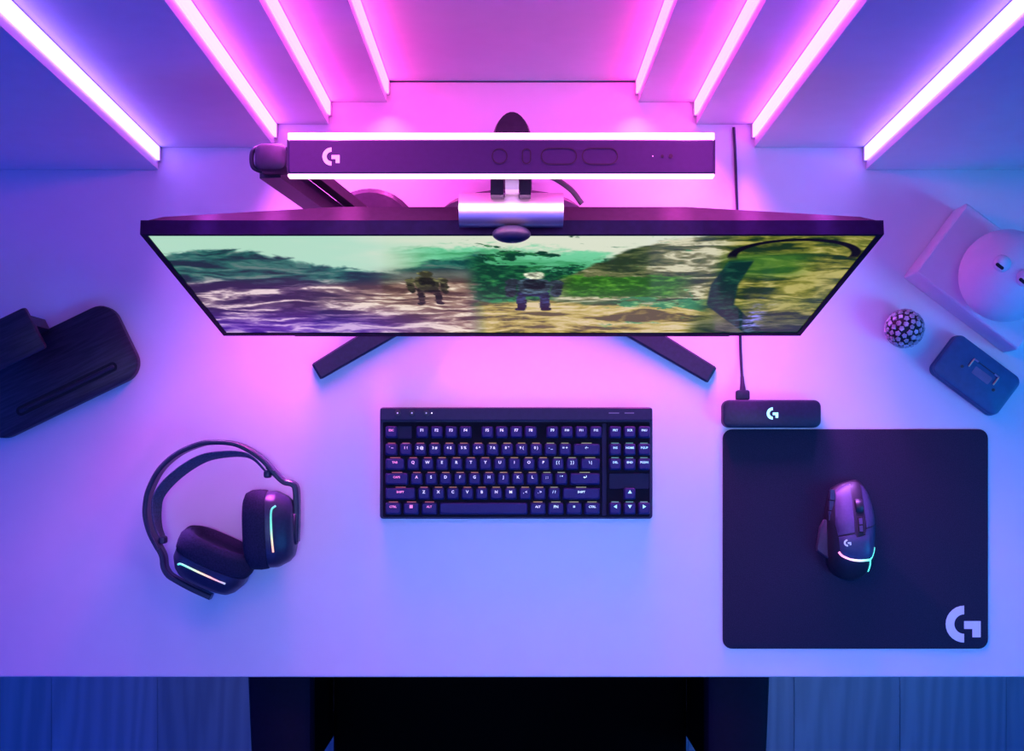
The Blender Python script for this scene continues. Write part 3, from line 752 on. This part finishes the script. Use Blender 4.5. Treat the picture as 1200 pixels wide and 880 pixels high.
# ------------------------------------------------------------------ headset
def hz_(x, y_, h=.042): return P(150+x/4, 500+y_/4, h)
hd0 = P(255, 610)
hd = thing('headset', hd0, 'dark over-ear headset with glowing cup stripes lying on the left of the desk', 'headset')
band = [(150,572),(112,500),(92,430),(90,370),(105,295),(155,200),(235,128),(330,85),(400,73),(500,80),(575,112),(640,160),(684,210)]
obj('headband', ribbon(spline([hz_(*p_) for p_ in band], 6), .0062, .026, .042), M_head, hd, desk=True, smooth=40)
for nm, pts in (('yoke', [(138,548),(166,604),(173,655),(192,690),(222,712),(300,755),(392,797)]), ('yoke', [(660,185),(698,226),(735,258),(772,268),(789,296),(792,400),(788,538)])):
    obj(nm, ribbon(spline([hz_(*p_) for p_ in pts], 6), .0074, .020, .042), M_head, hd, desk=True, smooth=40)
for p_ in ((164,530), (655,222)):
    q = hz_(*p_); obj('strap_anchor', slab(.0085, .010, .003, .034, .050, .002, 3, q.x, q.y), M_head, hd, desk=True, smooth=35)
strap = [(162,520),(142,470),(134,400),(142,330),(190,262),(262,200),(345,152),(420,133),(520,128),(585,148),(650,215)]
obj('suspension_strap', ribbon(spline([hz_(*p_) for p_ in strap], 6), .0024, .030, .042, lean=.28, mids=lambda t_: .55+.45*math.sin(PI*t_)), M_strap, hd, desk=True, smooth=40)

def cup(cx, cy, ang_axis, tilt, led):
    """axis points out of the ear; rings of a superellipse along it."""
    ce = P(cx, cy, .043)
    ax = Vector((math.cos(R(ang_axis))*math.cos(R(tilt)), math.sin(R(ang_axis))*math.cos(R(tilt)), -math.sin(R(tilt))))
    lg = Vector((-math.sin(R(ang_axis)), math.cos(R(ang_axis)), 0)); up_ = ax.cross(lg)
    hl, hv = .0505, .0415
    def ring(t_, k_, kl=None, n=36, dl=0.0):
        kl = kl or k_; out = []
        for q in range(n):
            a = 2*PI*q/n; c_a, s_a = math.cos(a), math.sin(a)
            x = abs(c_a)**.72*math.copysign(1, c_a)*hl*kl + dl; z = abs(s_a)**.72*math.copysign(1, s_a)*hv*k_
            out.append(ce + ax*t_ + lg*x + up_*z)
        return out
    bm = bmesh.new(); loft(bm, [ring(*r_) for r_ in ((-.022,.58),(-.028,.72),(-.0285,.82),(-.026,.93),(-.020,.99),(-.010,1.0),(-.003,.985),(0,.95))])
    obj('ear_cushion', bm, M_cushion, hd, desk=True, smooth=50)
    bm = bmesh.new(); loft(bm, [ring(*r_) for r_ in ((.0002,.90),(.0005,.955),(.010,.955,.95),(.013,.92,.93),(.024,.78,.82),(.030,.62,.70),(.032,.5,.58))])
    sh = obj('ear_cup', bm, M_head, hd, desk=True, smooth=38)
    bm = bmesh.new(); loft(bm, [ring(*r_) for r_ in ((.0318,.36,.42),(.0345,.34,.40),(.0352,.28,.34))])
    obj('cap', bm, M_black, sh, desk=True, smooth=38)
    # light stripe along the upper rim of the cup
    pts = []
    for t_, l_ in led:
        # find surface height at this lateral place
        kz = .955 if t_ < .0105 else .955 - (t_-.0105)*12.0
        kl = .95 if t_ < .0105 else .95 - (t_-.0105)*9.0
        rel = min(abs(l_)/(hl*kl), .999); zz = hv*kz*(1-rel**(2/.72))**(.72/2)
        pts.append(ce + ax*t_ + lg*l_ + up_*(zz+.0004))
    bm = bmesh.new(); tube(bm, spline(pts, 5), .0013, 8)
    return bm, sh
bm, sh = cup(316, 620, 2, 0, [(.014,.030),(.009,.024),(.0085,.0),(.0095,-.027)])
g1 = P(0,600)[1]-hd0.y; g0 = P(0,650)[1]-hd0.y
obj('light_stripe', bm, gradmat('headset_light_right', [(0,(1,.30,.35)),(.2,(1,.45,.22)),(.45,(.7,.75,.35)),(.7,(.15,.80,.45)),(1,(.05,.55,.40))], 1, g0, g1, 1.3), sh, desk=True, smooth=60)
bm, sh = cup(250.5, 657, 246, 8, [(.0135,-.034),(.010,-.028),(.0095,.0),(.0105,.030)])
g0 = P(214,0)[0]-hd0.x; g1 = P(281,0)[0]-hd0.x
obj('light_stripe', bm, gradmat('headset_light_lower', [(0,(.05,.55,.45)),(.25,(.10,.80,.55)),(.5,(.7,.75,.40)),(.75,(1,.40,.35)),(1,(.10,.35,.60))], 0, g0, g1, 1.3), sh, desk=True, smooth=60)

# ------------------------------------------------------------------ wooden dock at the left
da = math.atan2(65, 135); ddir = Vector((math.cos(da), math.sin(da), 0)); dn = Vector((-math.sin(da), math.cos(da), 0))
dl, dw = .215, .104
e_ = P(163, 398, .014)
tipc = P(141, 397, .014)          # centre of the right-hand end
ctr = tipc + ddir*.010 - ddir*(dl/2)
dc = thing('docking_tray', (ctr.x, ctr.y, .0006), 'dark wooden rounded tray stand with a slot and raised plate at the left edge', 'stand', rotz=da)
obj('tray', slab(dl, dw, .026, 0, .014, .003, 8), M_wood_d, dc, smooth=35)
# slot: raised lip ring and sunk ridge
sl = (P(20,484,.014)+P(137,427.5,.014))/2; rel = sl-ctr; lx_, ly_ = rel.dot(ddir), rel.dot(dn)
o = obj('slot', ringmesh(.142, .0125, .006, .0034), M_slot, dc); o.location = (lx_, ly_, .01395); 
o = obj('slot_ridge', slab(.128, .0045, .002, 0, .0016, .0008, 3), M_wood_d, dc); o.location = (lx_+.003, ly_, .0139)
# raised tilted plate on a stem
hp = .085
cn = P(53, 408, hp); rel = cn-ctr; px_, py_ = rel.dot(ddir), rel.dot(dn)
pw_, pd_ = .085, .056
bm = slab(pw_, pd_, .004, -.010, 0, .0015, 3); bm.transform(Matrix.Translation((px_-pw_/2, py_+pd_/2, hp)) @ Matrix.Rotation(R(10), 4, 'X'))
obj('raised_plate', bm, M_wood_d, dc, smooth=35)
bm = box(px_-pw_/2-.018, px_-.002, py_+pd_/2+.005, py_+pd_/2+.019, .0142, hp-.014); obj('stem', bm, M_wood_d, dc, bevel=.002)

# ------------------------------------------------------------------ white plinth and round ornament
A = P(1058,325); Cc = P(1176,414); ang_b = math.atan2(Cc.y-A.y, Cc.x-A.x); ex_ = Vector((math.cos(ang_b), math.sin(ang_b), 0)); ey_ = Vector((-ex_.y, ex_.x, 0))
bw, bd, bh = .163, .110, .055
bcen = A + ex_*bw/2 + ey_*bd/2
pl = thing('display_box', (bcen.x, bcen.y, .0006), 'white square-edged plinth box at the right edge of the desk', 'box', rotz=ang_b)
obj('body', rrbox(bw, bd, .003, [(.001,0),(0,.001),(0,bh-.006),(.0015,bh-.003)], 3), M_white, pl, smooth=35)
obj('lid', rrbox(bw-.002, bd-.002, .003, [(0,bh-.0028),(0,bh-.002),(.002,bh)], 3), M_white, pl, smooth=35)
oc = P(1179, 323, .100)
orn = thing('round_ornament', (oc.x, oc.y, bh+.0008), 'smooth white round ornament with two slotted knobs on the white plinth', 'ornament', rotz=ang_b)
bm = bmesh.new(); prof = [(.030,0),(.040,.003)] + [(.0565*math.cos(R(a)), .044+.052*math.sin(R(a))) for a in range(-54, 90, 9)] + [(.0008,.0962)]
lathe(bm, prof, 40); obj('dome', bm, M_white, orn, smooth=50)
for px, py in ((1173, 309), (1199, 327)):
    q = P(px, py, .145); rel = q-oc; ex1, ey1 = rel.dot(ex_), rel.dot(ey_)
    zz = .044 + .052*math.sqrt(max(0, 1-(math.hypot(ex1, ey1)/.0565)**2))
    bm = bmesh.new(); bmesh.ops.create_uvsphere(bm, u_segments=18, v_segments=10, radius=.0105); bm.transform(Matrix.Translation((ex1, ey1, zz+.001)) @ Matrix.Diagonal((1,1,.75,1)))
    kn = obj('knob', bm, M_white, orn, smooth=60)
    bm = slab(.0110, .0042, .002, 0, .0016, .0005, 3); bm.transform(Matrix.Translation((ex1-.001, ey1-.0055, zz+.0060)) @ Matrix.Rotation(R(35), 4, 'X')); obj('slot', bm, M_slot, kn)

# ------------------------------------------------------------------ mosaic ball
q = P(1060, 385, .025)
bl = thing('mosaic_ball', (q.x, q.y, .0004), 'small dark ball covered in pale mosaic tiles beside the white plinth', 'ball')
bm = bmesh.new(); bmesh.ops.create_uvsphere(bm, u_segments=24, v_segments=14, radius=.0238); bm.transform(Matrix.Translation((0,0,.025))); obj('core', bm, M_core, bl, smooth=60)
bm = bmesh.new(); NT = 105; gold = PI*(3-math.sqrt(5))
for i in range(NT):
    z = 1-2*(i+.5)/NT; r_ = math.sqrt(1-z*z); th = gold*i
    nrm = Vector((r_*math.cos(th), r_*math.sin(th), z)); a = nrm.orthogonal().normalized(); b_ = nrm.cross(a)
    ph = rng.random()*6; s_ = .0037*(.85+.3*rng.random()); ns = rng.choice((5,5,6,4))
    lo_ = [nrm*.0234 + (a*math.cos(ph+2*PI*k_/ns)+b_*math.sin(ph+2*PI*k_/ns))*s_ for k_ in range(ns)]
    hi_ = [nrm*.0250 + (a*math.cos(ph+2*PI*k_/ns)+b_*math.sin(ph+2*PI*k_/ns))*s_*.85 for k_ in range(ns)]
    loft(bm, [lo_, hi_])
bm.transform(Matrix.Translation((0,0,.025)))
tag(obj('tiles', bm, M_tile, bl), kind='stuff')

# ------------------------------------------------------------------ blue grey case
q = P(1144.5, 439.5, .018); ca_ = -math.atan2(.6, .8)
cs = thing('hard_case', (q.x, q.y, .0005), 'small blue-grey rounded case with a copper handle in front of the plinth', 'case', rotz=ca_)
k_ = S*(1-.018/CAM_H)
obj('base', slab(95*k_, 56*k_, .010, 0, .009, .002, 6), M_case, cs, smooth=35)
obj('lid', slab(94*k_, 55*k_, .010, .0094, .020, .0035, 6), M_case, cs, smooth=35)
o = obj('recess', slab(.026, .0105, .0015, 0, .0006, .0002, 3), mat('case_label', (.17,.16,.26), .4), cs); o.location = (.005, .003, .0200)
for sg, xq in ((1, -.0155), (-1, .0235)):
    bm = bmesh.new(); tube(bm, [(xq+sg*.0065, .0140, .0214), (xq, .0140, .0214), (xq, .0125, .0214), (xq, .0020, .0210)], .0012, 6)
    obj('handle_bracket', bm, M_copper, cs)
bm = bmesh.new(); tube(bm, [(-.009, .0140, .0208), (.017, .0140, .0208)], .0006, 6); obj('handle_rod', bm, M_steel, cs)
for x in (-.022, .028):
    bm = bmesh.new(); lathe(bm, [(.0022,0),(.0022,.0006),(.0016,.0009)], 14); o = obj('rivet', bm, M_steel, cs); o.location = (x, -.003, .0199)

# ------------------------------------------------------------------ chair pushed in at the desk
ch = thing('office_chair', (-.003, -.45, -ZD), 'black office chair with padded armrests pushed in at the desk', 'chair')
zf = ZD
def cbox(name, w_, d_, r_, z0, z1, e, cx, cy, m): return obj(name, slab(w_, d_, r_, z0, z1, e, 6, cx, cy), m, ch, smooth=35)
cbox('seat', .520, .50, .05, .42, .485, .02, 0, .02, M_chair)
bm = slab(.48, .07, .03, 0, .58, .02, 6); bm.transform(Matrix.Translation((0, -.30, .50)) @ Matrix.Rotation(R(12), 4, 'X')); obj('backrest', bm, M_chair, ch, smooth=35)
obj('back_bracket', hexa([(-.04,-.30,.40),(.04,-.30,.40),(.04,-.20,.40),(-.04,-.20,.40),(-.04,-.345,.56),(.04,-.345,.56),(.04,-.325,.56),(-.04,-.325,.56)]), M_black, ch)
sA = S*(1+.06/CAM_H)
for s, xa_, xb_ in ((-1, 287.5, 365), (1, 828.5, 905)):
    a, b_ = sorted(((xa_-600)*sA+.003, (xb_-600)*sA+.003))
    rings = []
    for ins, z in ((.004,.640),(0,.646),(0,.668),(.003,.675),(.009,.678)):
        ring = []
        for x, y_ in rr(b_-a-2*ins, .34-2*ins, .03, 6):
            bow = -s*.22*(max(0, .09-y_))**2*max(0, x*s)/((b_-a)/2)
            ring.append(((a+b_)/2 + x + bow, .055 + y_, z))
        rings.append(ring)
    bm = bmesh.new(); loft(bm, rings); obj('armrest', bm, M_armpad, ch, smooth=35)
    xi = s*.279
    obj('arm_support_shade_plate', box(xi-.013, xi+.013, .022, .24, .41, .6395), M_chair, ch, bevel=.004)  # support widened into a black plate, standing in for shade on the floor
    obj('arm_bracket', box(min(s*.12, xi), max(s*.12, xi), .06, .14, .395, .4195), M_black, ch, bevel=.003)
bm = bmesh.new(); lathe(bm, [(.04,.10),(.04,.22),(.026,.225),(.026,.38),(.09,.40),(.09,.419)], 20); obj('gas_lift', bm, M_black, ch, smooth=40)
for q in range(5):
    a = R(90+72*q); d = Vector((math.cos(a), math.sin(a), 0)); nn = Vector((-d.y, d.x, 0))
    p0 = d*.03; p1 = d*.29
    obj('base_spoke', hexa([p0-nn*.03+Vector((0,0,.085)), p1-nn*.018+Vector((0,0,.066)), p1+nn*.018+Vector((0,0,.066)), p0+nn*.03+Vector((0,0,.085)),
                            p0-nn*.03+Vector((0,0,.125)), p1-nn*.018+Vector((0,0,.092)), p1+nn*.018+Vector((0,0,.092)), p0+nn*.03+Vector((0,0,.125))]), M_black, ch, bevel=.003)
    bm = bmesh.new(); lathe(bm, [(.018,-.022),(.030,-.018),(.030,.018),(.018,.022)], 18, Matrix.Translation(p1*.97+Vector((0,0,.0305))) @ Matrix.Rotation(a, 4, 'Z') @ Matrix.Rotation(R(90), 4, 'X')); obj('caster', bm, M_black, ch, smooth=40)
    bm = bmesh.new(); tube(bm, [p1*.97+Vector((0,0,.056)), p1*.97+Vector((0,0,.070))], .008, 8); obj('caster_stem', bm, M_steel, ch)
